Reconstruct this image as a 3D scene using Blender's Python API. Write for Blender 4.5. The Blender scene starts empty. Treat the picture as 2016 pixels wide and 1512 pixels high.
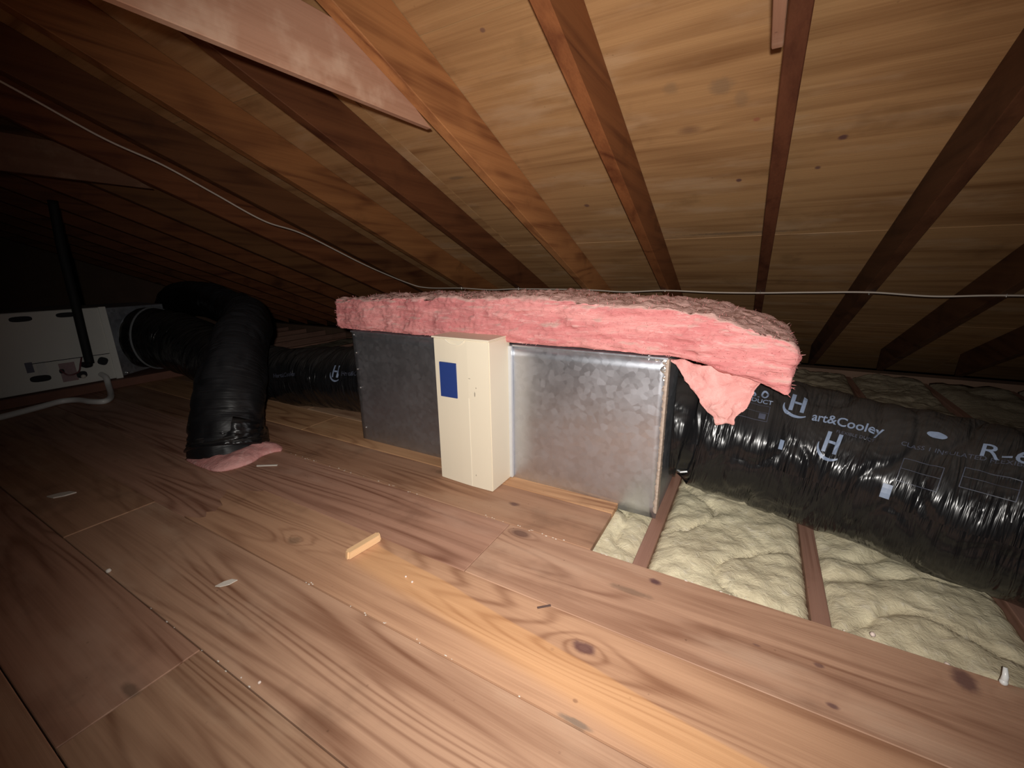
import bpy, bmesh, math, random
from mathutils import Vector, Matrix, noise
SC = bpy.context.scene
COL = SC.collection
# ---------------------------------------------------------------- camera
H = 0.7637
cd = bpy.data.cameras.new('camera'); cam = bpy.data.objects.new('camera', cd); COL.objects.link(cam)
cd.sensor_width = 36.0; cd.lens = 837.5 / 2016 * 36.0; cd.clip_start = 0.02
R_ = Vector((0.86914965, 0.49436358, -0.01354746)); U_ = Vector((-0.11920022, 0.23599677, 0.96441528)); F_ = Vector((-0.47996895, 0.83660634, -0.26404476))
M = Matrix((R_, U_, -F_)).transposed().to_4x4(); M.translation = Vector((0, 0, H)); cam.matrix_world = M
SC.camera = cam
# ---------------------------------------------------------------- world, the flash lamp (the only light in the attic), exposure
w = bpy.data.worlds.new('night'); SC.world = w; w.use_nodes = True
w.node_tree.nodes['Background'].inputs[0].default_value = (0.0, 0.0, 0.0, 1); w.node_tree.nodes['Background'].inputs[1].default_value = 0.0
ld = bpy.data.lights.new('flash_lamp', 'SPOT'); lamp = bpy.data.objects.new('flash_lamp', ld); COL.objects.link(lamp)
lamp.location = (0.01, -0.05, H + 0.035)
aim = Vector((-0.55, 1.25, 0.40)) - Vector(lamp.location)
lamp.rotation_euler = aim.to_track_quat('-Z', 'Y').to_euler()
ld.energy = 108; ld.color = (1.0, 0.955, 0.90); ld.spot_size = math.radians(125); ld.spot_blend = 1.0; ld.shadow_soft_size = 0.012
vs = SC.view_settings; vs.view_transform = 'Standard'; vs.look = 'None'; vs.gamma = 1.0; vs.use_curve_mapping = False; vs.exposure = 0.0
# ---------------------------------------------------------------- roof numbers
A, B = 1.6041, 0.4101          # underside of the rafters: z = A - B*y
RT = 0.152                     # vertical rafter depth
RIDGE = -1.2
random.seed(7)

# ================================================================ materials
def nt(name):
    m = bpy.data.materials.new(name); m.use_nodes = True
    t = m.node_tree; b = t.nodes['Principled BSDF']
    return m, t, b
def N(t, typ, **kw):
    n = t.nodes.new(typ)
    for k, v in kw.items():
        if k in ('operation', 'blend_type', 'data_type', 'noise_dimensions', 'feature', 'wave_type', 'clamp', 'interpolation_type', 'normalize', 'uv_map'): setattr(n, k, v)
    return n
def L(t, a, b): t.links.new(a, b)
def math_(t, op, a, b=None, c=None, clamp=False):
    n = t.nodes.new('ShaderNodeMath'); n.operation = op; n.use_clamp = clamp
    for i, v in enumerate((a, b, c)):
        if v is None: continue
        if isinstance(v, (int, float)): n.inputs[i].default_value = v
        else: t.links.new(v, n.inputs[i])
    return n.outputs[0]
def mixc(t, f, a, b, mode='MIX'):
    n = t.nodes.new('ShaderNodeMix'); n.data_type = 'RGBA'; n.blend_type = mode
    for i, v in ((0, f), (6, a), (7, b)):
        if isinstance(v, (int, float)): n.inputs[i].default_value = v
        elif isinstance(v, tuple): n.inputs[i].default_value = (*v, 1)
        else: t.links.new(v, n.inputs[i])
    return n.outputs[2]
def ramp(t, f, stops):
    n = t.nodes.new('ShaderNodeValToRGB'); e = n.color_ramp.elements
    while len(e) < len(stops): e.new(0.5)
    for i, (p, c) in enumerate(stops):
        e[i].position = p; e[i].color = (c, c, c, 1) if isinstance(c, (int, float)) else (*c, 1)
    L(t, f, n.inputs[0]); return n.outputs[0]
def smooth(t, f, lo, hi):
    n = t.nodes.new('ShaderNodeMapRange'); n.interpolation_type = 'SMOOTHSTEP'
    n.inputs[1].default_value = lo; n.inputs[2].default_value = hi; L(t, f, n.inputs[0]); return n.outputs[0]
def mapping(t, v, scale, loc=(0, 0, 0), rot=(0, 0, 0)):
    n = t.nodes.new('ShaderNodeMapping'); n.inputs['Scale'].default_value = scale; n.inputs['Location'].default_value = loc
    n.inputs['Rotation'].default_value = rot; L(t, v, n.inputs['Vector']); return n.outputs[0]
def tnoise(t, v, scale, detail=3, rough=0.5, dist=0.0):
    n = t.nodes.new('ShaderNodeTexNoise'); n.inputs['Scale'].default_value = scale; n.inputs['Detail'].default_value = detail
    n.inputs['Roughness'].default_value = rough; n.inputs['Distortion'].default_value = dist; L(t, v, n.inputs['Vector']); return n.outputs[0]
def bump(t, b, h, strength, dist):
    n = t.nodes.new('ShaderNodeBump'); n.inputs['Strength'].default_value = strength; n.inputs['Distance'].default_value = dist
    L(t, h, n.inputs['Height']); L(t, n.outputs[0], b.inputs['Normal'])

def wood(name, light, dark, axis=0, rings=95.0, knots=True, stretch=0.55, cross=7.0, rough=0.62, streak=False, use_obj=True, pale=None, stain=0.35, knot_scale=1.5, ring_amt=0.55, flat=2, spots=(), kfrac=0.55):
    m, t, b = nt(name)
    tc = t.nodes.new('ShaderNodeTexCoord'); oi = t.nodes.new('ShaderNodeObjectInfo')
    off = t.nodes.new('ShaderNodeCombineXYZ')
    for i, k in enumerate((31.0, 17.0, 11.0)): L(t, math_(t, 'MULTIPLY', oi.outputs['Random'], k), off.inputs[i])
    add = t.nodes.new('ShaderNodeVectorMath'); add.operation = 'ADD'; L(t, tc.outputs['Object'], add.inputs[0]); L(t, off.outputs[0], add.inputs[1])
    v = add.outputs[0]
    sc = [cross] * 3; sc[axis] = stretch
    vs_ = mapping(t, v, tuple(sc))
    n1 = tnoise(t, vs_, 1.0, 1.5, 0.4, 0.35)
    if knots:
        ks = [2.6] * 3; ks[axis] = 1.35; ks[flat] = 0.0
        kv = mapping(t, v, tuple(ks))
        vo = t.nodes.new('ShaderNodeTexVoronoi'); vo.inputs['Scale'].default_value = knot_scale; L(t, kv, vo.inputs['Vector'])
        ksep = t.nodes.new('ShaderNodeSeparateColor'); L(t, vo.outputs['Color'], ksep.inputs[0])
        kd = math_(t, 'ADD', vo.outputs['Distance'], math_(t, 'MULTIPLY', math_(t, 'GREATER_THAN', ksep.outputs[0], kfrac), 0.6))
        infl = math_(t, 'MULTIPLY', math_(t, 'POWER', 2.718, math_(t, 'MULTIPLY', kd, -20.0)), 0.34)
        n1 = math_(t, 'ADD', n1, infl)
    smask = []
    if spots:    # individual knots and stains that this surface really has
        sxyz = t.nodes.new('ShaderNodeSeparateXYZ'); L(t, tc.outputs['Object'], sxyz.inputs[0])
        wv = math_(t, 'MULTIPLY', math_(t, 'SUBTRACT', tnoise(t, tc.outputs['Object'], 38.0, 3, 0.6), 0.5), 0.9)
        for (qx, qy, ax_, ay_, amt, scol, isknot) in spots:
            dx = math_(t, 'DIVIDE', math_(t, 'SUBTRACT', sxyz.outputs[0], qx), ax_); dy = math_(t, 'DIVIDE', math_(t, 'SUBTRACT', sxyz.outputs[1], qy), ay_)
            d = math_(t, 'SQRT', math_(t, 'ADD', math_(t, 'MULTIPLY', dx, dx), math_(t, 'MULTIPLY', dy, dy)))
            if isknot: n1 = math_(t, 'ADD', n1, math_(t, 'MULTIPLY', math_(t, 'POWER', 2.718, math_(t, 'MULTIPLY', d, -0.55)), 0.22))
            smask.append((math_(t, 'MULTIPLY', math_(t, 'SUBTRACT', 1.0, smooth(t, math_(t, 'ADD', d, wv), 0.45, 1.15)), amt), scol))
    ph = math_(t, 'MULTIPLY', n1, rings)
    s = math_(t, 'ADD', math_(t, 'MULTIPLY', math_(t, 'SINE', ph), 0.5), 0.5)
    s = math_(t, 'POWER', s, 3.0)
    fs = [210.0] * 3; fs[axis] = 3.5
    fine = tnoise(t, mapping(t, v, tuple(fs)), 1.0, 3, 0.6)
    ms = [26.0] * 3; ms[axis] = 1.3
    mid = tnoise(t, mapping(t, v, tuple(ms)), 1.0, 3, 0.55)
    zone = smooth(t, tnoise(t, mapping(t, v, (1.1, 3.0, 3.0)), 1.3, 2), 0.36, 0.62)
    g = math_(t, 'ADD', math_(t, 'MULTIPLY', math_(t, 'MULTIPLY', s, zone), ring_amt), math_(t, 'MULTIPLY', smooth(t, mid, 0.38, 0.72), 0.40))
    g = math_(t, 'ADD', g, math_(t, 'MULTIPLY', math_(t, 'SUBTRACT', fine, 0.5), 0.55), clamp=True)
    col = mixc(t, g, light, dark)
    if pale:
        col = mixc(t, math_(t, 'MULTIPLY', smooth(t, tnoise(t, mapping(t, v, (1.6, 5.0, 5.0)), 1.6, 4, 0.6), 0.5, 0.72), 0.65), col, pale)
    st = smooth(t, tnoise(t, v, 4.5, 4, 0.62), 0.55, 0.80)
    col = mixc(t, math_(t, 'MULTIPLY', st, stain), col, tuple(c * 0.35 for c in dark))
    if knots:
        kk = math_(t, 'SUBTRACT', 1.0, smooth(t, kd, 0.045, 0.10))
        col = mixc(t, math_(t, 'MULTIPLY', kk, 0.75), col, (0.10, 0.045, 0.035))
    for mk, scol in smask: col = mixc(t, mk, col, scol)
    # speckles of grit
    sp = t.nodes.new('ShaderNodeTexVoronoi'); sp.inputs['Scale'].default_value = 26.0; L(t, v, sp.inputs['Vector'])
    spk = math_(t, 'MULTIPLY', math_(t, 'SUBTRACT', 1.0, smooth(t, sp.outputs['Distance'], 0.04, 0.08)), smooth(t, tnoise(t, v, 3.1, 2), 0.45, 0.7))
    col = mixc(t, math_(t, 'MULTIPLY', spk, 0.5), col, tuple(c * 0.30 for c in dark))
    if streak:   # the pale orange band of heartwood that runs down this board
        sx = t.nodes.new('ShaderNodeSeparateXYZ'); L(t, tc.outputs['Object'], sx.inputs[0])
        wob = math_(t, 'MULTIPLY', math_(t, 'SUBTRACT', tnoise(t, mapping(t, tc.outputs['Object'], (3, 3, 3)), 1.0, 2), 0.5), 0.03)
        yy = math_(t, 'ADD', math_(t, 'ADD', sx.outputs[1], math_(t, 'MULTIPLY', sx.outputs[0], 0.115)), wob)   # y + .115x
        f1 = smooth(t, yy, 0.52, 0.56); f2 = math_(t, 'SUBTRACT', 1.0, smooth(t, yy, 0.622, 0.629))
        f3 = smooth(t, sx.outputs[0], -0.90, -0.84)
        fm = math_(t, 'MULTIPLY', math_(t, 'MULTIPLY', f1, f2), f3)
        col = mixc(t, math_(t, 'MULTIPLY', fm, 0.62), col, mixc(t, math_(t, 'MULTIPLY', g, 0.6), (0.66, 0.37, 0.18), (0.40, 0.18, 0.075)))
    if use_obj: col = mixc(t, 1.0, col, oi.outputs['Color'], 'MULTIPLY')
    L(t, col, b.inputs['Base Color'])
    b.inputs['Roughness'].default_value = rough; b.inputs['Specular IOR Level'].default_value = 0.3
    hh = math_(t, 'ADD', math_(t, 'MULTIPLY', mid, -0.4), math_(t, 'MULTIPLY', fine, 0.6))
    bump(t, b, hh, 0.35, 0.002)
    return m
KC = (0.10, 0.045, 0.05); GC = (0.13, 0.09, 0.06)
FS = [(-0.229, 0.684, 0.030, 0.017, 0.8, KC, 1), (-0.141, 0.952, 0.016, 0.013, 0.9, KC, 0), (-0.185, 0.890, 0.060, 0.012, 0.5, GC, 0), (0.425, 0.963, 0.022, 0.030, 0.75, KC, 1), (0.202, 0.784, 0.012, 0.007, 0.75, KC, 0),
      (0.189, 0.869, 0.010, 0.007, 0.6, KC, 0), (-0.203, 0.57, 0.0055, 0.0045, 0.85, KC, 0), (-0.19, 0.534, 0.035, 0.007, 0.75, (0.16, 0.13, 0.11), 0), (-1.10, 0.62, 0.030, 0.018, 0.5, GC, 1), (-0.629, 1.10, 0.022, 0.012, 0.7, KC, 0), (-0.98, 1.17, 0.06, 0.02, 0.5, GC, 0),
      (-0.285, 0.649, 0.0045, 0.004, 0.7, KC, 0), (-0.95, 0.18, 0.03, 0.012, 0.6, GC, 0), (0.083, 0.863, 0.010, 0.004, 0.5, KC, 0)]
RS = [(-0.147, 1.351, 0.034, 0.030, 0.55, (0.20, 0.13, 0.08), 0), (-0.10, 1.40, 0.020, 0.030, 0.35, (0.20, 0.13, 0.08), 0), (-0.268, 1.327, 0.022, 0.022, 0.45, (0.22, 0.14, 0.08), 0), (0.15, 1.601, 0.012, 0.012, 0.85, KC, 0), (0.111, 1.725, 0.010, 0.009, 0.8, KC, 0),
      (-0.106, 1.75, 0.010, 0.010, 0.85, KC, 0), (-0.672, 1.821, 0.013, 0.013, 0.7, KC, 0), (-0.063, 1.484, 0.010, 0.008, 0.7, (0.30, 0.10, 0.06), 0), (-0.669, 1.045, 0.008, 0.007, 0.6, KC, 0), (-0.9, 1.535, 0.07, 0.010, 0.6, GC, 0), (-0.60, 1.19, 0.20, 0.012, 0.45, (0.32, 0.17, 0.07), 0), (-0.75, 1.10, 0.22, 0.010, 0.4, (0.32, 0.17, 0.07), 0), (-0.1, 2.11, 0.28, 0.012, 0.5, GC, 0), (-1.133, 1.547, 0.05, 0.012, 0.5, GC, 0)]
M_floor = wood('pine_floorboard', (0.50, 0.298, 0.190), (0.20, 0.088, 0.048), axis=0, pale=(0.56, 0.37, 0.25), spots=FS)
M_floor_streak = wood('pine_floorboard_streaked', (0.50, 0.298, 0.190), (0.20, 0.088, 0.048), axis=0, streak=True, spots=FS, kfrac=0.0)
M_joist = wood('joist_wood', (0.34, 0.20, 0.15), (0.20, 0.10, 0.07), axis=1, knots=False)
M_rafter = wood('rafter_wood', (0.50, 0.23, 0.10), (0.19, 0.065, 0.028), axis=1, rings=40, stain=0.6, flat=0)
M_tie = wood('tie_wood', (0.42, 0.24, 0.165), (0.26, 0.125, 0.075), axis=1, rings=10, pale=(0.60, 0.43, 0.33), knots=False)
M_sheath = wood('plywood_sheathing', (0.42, 0.235, 0.105), (0.19, 0.085, 0.032), axis=0, rings=60, cross=2.6, stretch=0.30, pale=(0.48, 0.31, 0.18), stain=0.40, knot_scale=1.2, ring_amt=0.42, spots=RS, kfrac=0.12)
M_block = wood('fresh_pine', (0.86, 0.58, 0.33), (0.70, 0.42, 0.20), axis=1, rings=8, knots=False, stain=0.05)

def simple(name, col, rough=0.5, metal=0.0, var=0.15, scale=20.0, bmp=0.0, spec=0.5, dark=None):
    m, t, b = nt(name); tc = t.nodes.new('ShaderNodeTexCoord')
    n = tnoise(t, tc.outputs['Object'], scale, 4, 0.6)
    c = mixc(t, n, tuple(x * (1 - var) for x in col), tuple(min(1, x * (1 + var)) for x in col))
    if dark:
        c = mixc(t, math_(t, 'MULTIPLY', smooth(t, tnoise(t, tc.outputs['Object'], scale * 0.3, 5, 0.7), 0.5, 0.75), 0.6), c, dark)
    L(t, c, b.inputs['Base Color']); b.inputs['Roughness'].default_value = rough; b.inputs['Metallic'].default_value = metal
    b.inputs['Specular IOR Level'].default_value = spec
    if bmp: bump(t, b, n, bmp, 0.003)
    return m
def galvanized(name, base=(0.68, 0.71, 0.78), rough=0.40):
    m, t, b = nt(name); tc = t.nodes.new('ShaderNodeTexCoord'); v = tc.outputs['Object']
    vo = t.nodes.new('ShaderNodeTexVoronoi'); vo.inputs['Scale'].default_value = 55; L(t, v, vo.inputs['Vector'])
    sp = t.nodes.new('ShaderNodeSeparateColor'); L(t, vo.outputs['Color'], sp.inputs[0])
    sm = tnoise(t, mapping(t, v, (1, 1, 1)), 7.0, 5, 0.65)
    c = mixc(t, math_(t, 'ADD', math_(t, 'MULTIPLY', sp.outputs[0], 0.35), math_(t, 'MULTIPLY', sm, 0.5)), tuple(x * 0.78 for x in base), base)
    L(t, c, b.inputs['Base Color']); b.inputs['Metallic'].default_value = 0.92
    r = math_(t, 'ADD', math_(t, 'MULTIPLY', sp.outputs[1], 0.08), math_(t, 'MULTIPLY', smooth(t, sm, 0.3, 0.75), 0.07))
    L(t, math_(t, 'ADD', r, rough - 0.1), b.inputs['Roughness'])
    bump(t, b, tnoise(t, v, 2.2, 2, 0.4), 0.5, 0.012)
    return m
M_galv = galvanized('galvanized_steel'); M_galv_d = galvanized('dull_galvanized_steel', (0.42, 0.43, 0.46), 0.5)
M_strip = simple('bright_zinc_strip', (0.66, 0.68, 0.70), 0.42, 0.35, 0.06, 30)
M_foil = simple('foil_tape', (0.72, 0.70, 0.68), 0.30, 0.9, 0.2, 60, 0.8)
M_mastic = simple('dusty_tape', (0.42, 0.33, 0.27), 0.8, 0.0, 0.3, 90, 0.6)
M_cream = simple('cream_painted_steel', (0.78, 0.70, 0.55), 0.42, 0.0, 0.03, 5, 0.05, 0.4)
M_crease = simple('cream_paint_edge', (0.83, 0.77, 0.63), 0.4, 0.0, 0.02, 5)
M_smudge = simple('grey_smudge', (0.33, 0.29, 0.23), 0.7, 0, 0.2, 90)
M_blue = simple('blue_sticker', (0.018, 0.045, 0.20), 0.5, 0, 0.1, 40)
M_ah = simple('light_grey_enamel', (0.74, 0.73, 0.68), 0.5, 0, 0.05, 8)
M_ah_trim = simple('white_enamel_flange', (0.80, 0.79, 0.74), 0.45, 0, 0.05, 8)
M_hole = simple('knockout_shadow_black', (0.012, 0.012, 0.016), 0.7, 0, 0.1, 8)
M_label = simple('pale_paper_label', (0.68, 0.68, 0.66), 0.6, 0, 0.1, 60)
M_label_d = simple('dark_grey_label', (0.12, 0.12, 0.17), 0.5, 0, 0.1, 60)
M_label_r = simple('reddish_label', (0.36, 0.24, 0.25), 0.6, 0, 0.25, 60)
M_redwire = simple('dark_red_wire', (0.16, 0.04, 0.05), 0.5)
M_pvc = simple('white_pvc', (0.80, 0.79, 0.77), 0.35, 0, 0.06, 10)
M_rubber = simple('black_foam_rubber', (0.012, 0.012, 0.013), 0.75, 0, 0.2, 30, 0.3)
M_cable = simple('dusty_white_cable', (0.46, 0.39, 0.33), 0.55, 0, 0.12, 30)
M_zip = simple('grey_zip_tie', (0.22, 0.23, 0.24), 0.3)
M_platform = simple('brown_platform_board', (0.20, 0.085, 0.055), 0.7, 0, 0.3, 12, 0.3)
M_wall = simple('dark_gable_board', (0.20, 0.12, 0.08), 0.8, 0, 0.3, 6, 0.3)
M_plaster = simple('dusty_lath_back', (0.25, 0.19, 0.14), 0.9, 0, 0.3, 15, 0.4)
M_chip = simple('pale_paint_flake', (0.72, 0.66, 0.58), 0.6, 0, 0.1, 80)
M_bead = simple('pale_foam_bead', (0.75, 0.62, 0.55), 0.6, 0, 0.1, 80)
M_white = simple('white_plastic', (0.85, 0.88, 0.88), 0.3, 0, 0.05, 80)
M_darkchip = simple('dark_splinter', (0.10, 0.06, 0.05), 0.7)
M_ink = simple('pale_blue_ink', (0.19, 0.24, 0.34), 0.45, 0, 0.2, 70)
M_ink_dim = simple('faded_blue_ink', (0.060, 0.067, 0.095), 0.4, 0, 0.35, 60)
M_ink_blue = simple('violet_blue_ink', (0.20, 0.22, 0.45), 0.35, 0, 0.15, 60)

def plastic_wrap(name, strength=1.0, base=(0.0085, 0.0085, 0.0095), dust=(0.036, 0.032, 0.029), dust_amt=0.7, rough=0.24, spec=0.38):
    m, t, b = nt(name); uv = t.nodes.new('ShaderNodeUVMap'); uv.uv_map = 'UVMap'; g = t.nodes.new('ShaderNodeNewGeometry')
    u = uv.outputs[0]
    w1 = tnoise(t, mapping(t, u, (34.0, 2.4, 1)), 1.0, 3, 0.5, 0.9)
    w2 = tnoise(t, mapping(t, u, (9.0, 3.5, 1)), 1.0, 3, 0.55, 1.2)
    w3 = tnoise(t, mapping(t, u, (120.0, 5.0, 1)), 1.0, 2, 0.5, 0.4)
    rid = math_(t, 'MULTIPLY', math_(t, 'ABSOLUTE', math_(t, 'SUBTRACT', w1, 0.5)), math_(t, 'ADD', 0.25, math_(t, 'MULTIPLY', smooth(t, tnoise(t, mapping(t, u, (7.0, 7.0, 1)), 1.0, 2), 0.4, 0.62), 1.0)))
    h = math_(t, 'ADD', math_(t, 'ADD', math_(t, 'MULTIPLY', rid, -2.2), math_(t, 'MULTIPLY', w2, 1.6)), math_(t, 'MULTIPLY', w3, 0.22))
    bump(t, b, h, 0.85 * strength, 0.011)
    sx = t.nodes.new('ShaderNodeSeparateXYZ'); L(t, g.outputs['Normal'], sx.inputs[0])
    d = math_(t, 'MULTIPLY', smooth(t, sx.outputs[2], 0.35, 0.95), dust_amt)     # dust lies on what faces up
    L(t, mixc(t, d, base, dust), b.inputs['Base Color'])
    L(t, math_(t, 'ADD', rough, math_(t, 'MULTIPLY', d, 0.4)), b.inputs['Roughness'])
    b.inputs['Specular IOR Level'].default_value = spec; b.inputs['Coat Weight'].default_value = 0.0; b.inputs['Coat Roughness'].default_value = 0.12
    return m
M_wrap = plastic_wrap('black_plastic_duct_jacket'); M_wrap_far = plastic_wrap('dull_black_duct_jacket', 0.5, dust=(0.026, 0.026, 0.030), rough=0.46, spec=0.35)

def fibre(name, c1, c2, c3, dustc=None, sc=(3, 22, 22), eave_shade=None):
    m, t, b = nt(name); tc = t.nodes.new('ShaderNodeTexCoord'); v = tc.outputs['Object']
    n1 = tnoise(t, mapping(t, v, sc), 1.0, 5, 0.65, 0.8); n2 = tnoise(t, v, 9.0, 4, 0.6); n3 = tnoise(t, mapping(t, v, tuple(4 * k for k in sc)), 1.0, 4, 0.7, 0.5)
    c = mixc(t, smooth(t, n1, 0.35, 0.68), c1, c2)
    c = mixc(t, math_(t, 'MULTIPLY', smooth(t, n3, 0.52, 0.75), 0.6), c, c3)
    if dustc:
        g = t.nodes.new('ShaderNodeNewGeometry'); sx = t.nodes.new('ShaderNodeSeparateXYZ'); L(t, g.outputs['Normal'], sx.inputs[0])
        up = smooth(t, math_(t, 'ADD', sx.outputs[2], math_(t, 'MULTIPLY', math_(t, 'SUBTRACT', n2, 0.5), 0.9)), 0.25, 0.75)
        c = mixc(t, math_(t, 'MULTIPLY', up, 0.8), c, dustc)
    else:
        c = mixc(t, math_(t, 'MULTIPLY', smooth(t, n2, 0.52, 0.75), 0.45), c, tuple(k * 0.5 for k in c1))
    if eave_shade:  # darkness under the eave, painted into the wool colour as y grows
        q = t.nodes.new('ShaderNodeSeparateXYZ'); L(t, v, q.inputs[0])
        c = mixc(t, math_(t, 'MULTIPLY', smooth(t, math_(t, 'ADD', q.outputs[1], math_(t, 'MULTIPLY', math_(t, 'SUBTRACT', tnoise(t, v, 6.0, 4, 0.6), 0.5), 0.8)), 1.75, 2.35), 0.72), c, eave_shade)
    L(t, c, b.inputs['Base Color']); b.inputs['Roughness'].default_value = 0.95; b.inputs['Specular IOR Level'].default_value = 0.1
    b.inputs['Subsurface Weight'].default_value = 0.0
    bump(t, b, math_(t, 'ADD', n3, math_(t, 'MULTIPLY', n1, 0.8)), 0.9, 0.006)
    return m
M_pink = fibre('pink_glass_wool', (0.58, 0.200, 0.200), (0.72, 0.315, 0.300), (0.82, 0.52, 0.49), dustc=(0.60, 0.41, 0.36))
M_pink_s = fibre('pale_pink_glass_wool', (0.62, 0.27, 0.25), (0.76, 0.40, 0.37), (0.72, 0.50, 0.46), sc=(10, 10, 10))
M_yellow = fibre('yellow_glass_wool', (0.58, 0.51, 0.35), (0.74, 0.67, 0.47), (0.80, 0.74, 0.60), sc=(9, 9, 9), eave_shade=(0.17, 0.13, 0.095))

# ================================================================ mesh helpers
def obj(name, bm, m, parent=None, smooth_=False, loc=None):
    me = bpy.data.meshes.new(name); bm.normal_update(); bm.to_mesh(me); bm.free()
    if m: me.materials.append(m)
    if smooth_:
        for p in me.polygons: p.use_smooth = True
    o = bpy.data.objects.new(name, me); COL.objects.link(o)
    if parent: o.parent = parent; o.matrix_parent_inverse = Matrix.Translation(-Vector(parent.location)) if parent.location.length else Matrix()
    return o
def empty(name, loc=(0, 0, 0)):
    o = bpy.data.objects.new(name, None); COL.objects.link(o); o.location = loc; o.empty_display_size = 0.05; return o
def tag(o, label=None, cat=None, group=None, kind=None):
    if label: o['label'] = label
    if cat: o['category'] = cat
    if group: o['group'] = group
    if kind: o['kind'] = kind
    return o
def box(bm, x0, x1, y0, y1, z0, z1, bev=0.0, jit=0.0):
    vs_ = [bm.verts.new((x, y, z)) for x in (x0, x1) for y in (y0, y1) for z in (z0, z1)]
    idx = ((0, 1, 3, 2), (4, 6, 7, 5), (0, 4, 5, 1), (2, 3, 7, 6), (0, 2, 6, 4), (1, 5, 7, 3))
    fs = [bm.faces.new([vs_[i] for i in f]) for f in idx]
    if bev:
        es = list({e for f in fs for e in f.edges})
        bmesh.ops.bevel(bm, geom=es, offset=bev, segments=1, affect='EDGES', clamp_overlap=True)
    return bm
def hexa(bm, P8, bev=0.0):
    vs_ = [bm.verts.new(p) for p in P8]      # order x-major like box
    idx = ((0, 1, 3, 2), (4, 6, 7, 5), (0, 4, 5, 1), (2, 3, 7, 6), (0, 2, 6, 4), (1, 5, 7, 3))
    fs = [bm.faces.new([vs_[i] for i in f]) for f in idx]
    if bev: bmesh.ops.bevel(bm, geom=list({e for f in fs for e in f.edges}), offset=bev, segments=1, affect='EDGES', clamp_overlap=True)
    return bm
def catmull(pts, n):
    P = [Vector(p) for p in pts]; P = [P[0] * 2 - P[1]] + P + [P[-1] * 2 - P[-2]] if False else [P[0] + (P[0] - P[1])] + P + [P[-1] + (P[-1] - P[-2])]
    out = []; segs = len(P) - 3
    for k in range(n + 1):
        s = k / n * segs; i = min(int(s), segs - 1); u = s - i
        p0, p1, p2, p3 = P[i:i + 4]
        out.append(0.5 * ((2 * p1) + (p2 - p0) * u + (2 * p0 - 5 * p1 + 4 * p2 - p3) * u * u + (3 * p1 - p0 - 3 * p2 + p3) * u ** 3))
    return out
def tube(bm, pts, r, seg=10, cap=True):
    pts = [Vector(p) for p in pts]; rings = []; up = None
    for i, p in enumerate(pts):
        d = (pts[min(i + 1, len(pts) - 1)] - pts[max(i - 1, 0)]).normalized()
        if up is None:
            up = Vector((0, 0, 1)) if abs(d.z) < 0.9 else Vector((1, 0, 0))
        n = d.cross(up)
        if n.length < 1e-4: n = d.cross(Vector((1, 0, 0)))
        n.normalize(); m_ = n.cross(d); up = m_
        rr = r[i] if isinstance(r, (list, tuple)) else r
        rings.append([bm.verts.new(p + rr * (math.cos(a) * n + math.sin(a) * m_)) for a in [2 * math.pi * k / seg for k in range(seg)]])
    for a, b_ in zip(rings, rings[1:]):
        for k in range(seg): bm.faces.new((a[k], a[(k + 1) % seg], b_[(k + 1) % seg], b_[k]))
    if cap:
        bm.faces.new(rings[0][::-1]); bm.faces.new(rings[-1])
    return bm

# ================================================================ roof (the ceiling of the attic)
def zr(y, off=0.0):
    return A - B * (y if y > RIDGE else 2 * RIDGE - y) + off
bm = bmesh.new()
for y0, y1 in ((RIDGE, 4.6), (2 * RIDGE - 4.6, RIDGE)):
    hexa(bm, [(x, y, zr(y, RT + o)) for x in (-7.0, 4.6) for y in (y0, y1) for o in (0.02, 0.05)])
ceiling = obj('ceiling', bm, M_sheath); tag(ceiling, kind='structure')
random.seed(3)
ys = [RIDGE, -0.12, 1.01, 2.14, 3.27, 4.5]
k = 0
for side in (0, 1):
    for i in range(5):
        x = -7.0 - (1.22 if i % 2 else 0) + 0.9
        while x < 4.5:
            xa, xb = max(x, -6.9), min(x + 2.438, 4.5)
            if xb - xa > 0.1:
                ya, yb = ys[i] + 0.0015, ys[i + 1] - 0.0015
                if side: ya, yb = 2 * RIDGE - yb, 2 * RIDGE - ya
                bm = bmesh.new(); hexa(bm, [(xx, y, zr(y, RT + o)) for xx in (xa + 0.0015, xb - 0.0015) for y in (ya, yb) for o in (0.0, 0.016)])
                o = obj('sheathing_panel', bm, M_sheath, ceiling); t_ = random.uniform(0.94, 1.05); o.color = (t_, t_ * 0.99, t_ * 0.97, 1)
            x += 2.44
rx = [(-0.427 - 0.431 * k) for k in range(0, 14)][::-1] + [0.0036, 0.405, 0.812, 1.22, 1.63, 2.03, 2.44, 2.85, 3.25, 3.66, 4.07]
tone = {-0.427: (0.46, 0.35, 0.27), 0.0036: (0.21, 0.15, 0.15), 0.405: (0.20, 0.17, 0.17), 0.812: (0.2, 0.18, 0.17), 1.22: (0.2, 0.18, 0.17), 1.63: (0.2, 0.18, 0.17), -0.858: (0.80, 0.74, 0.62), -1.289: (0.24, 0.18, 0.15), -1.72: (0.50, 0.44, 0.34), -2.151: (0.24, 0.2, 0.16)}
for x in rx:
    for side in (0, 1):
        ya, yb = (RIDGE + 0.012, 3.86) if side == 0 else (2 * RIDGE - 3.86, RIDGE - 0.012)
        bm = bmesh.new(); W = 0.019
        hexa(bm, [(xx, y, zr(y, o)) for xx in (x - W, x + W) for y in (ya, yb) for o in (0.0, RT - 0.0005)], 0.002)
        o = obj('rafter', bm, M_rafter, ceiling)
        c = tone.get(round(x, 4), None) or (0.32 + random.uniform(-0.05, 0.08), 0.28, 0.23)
        o.color = (*c, 1)
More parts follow.
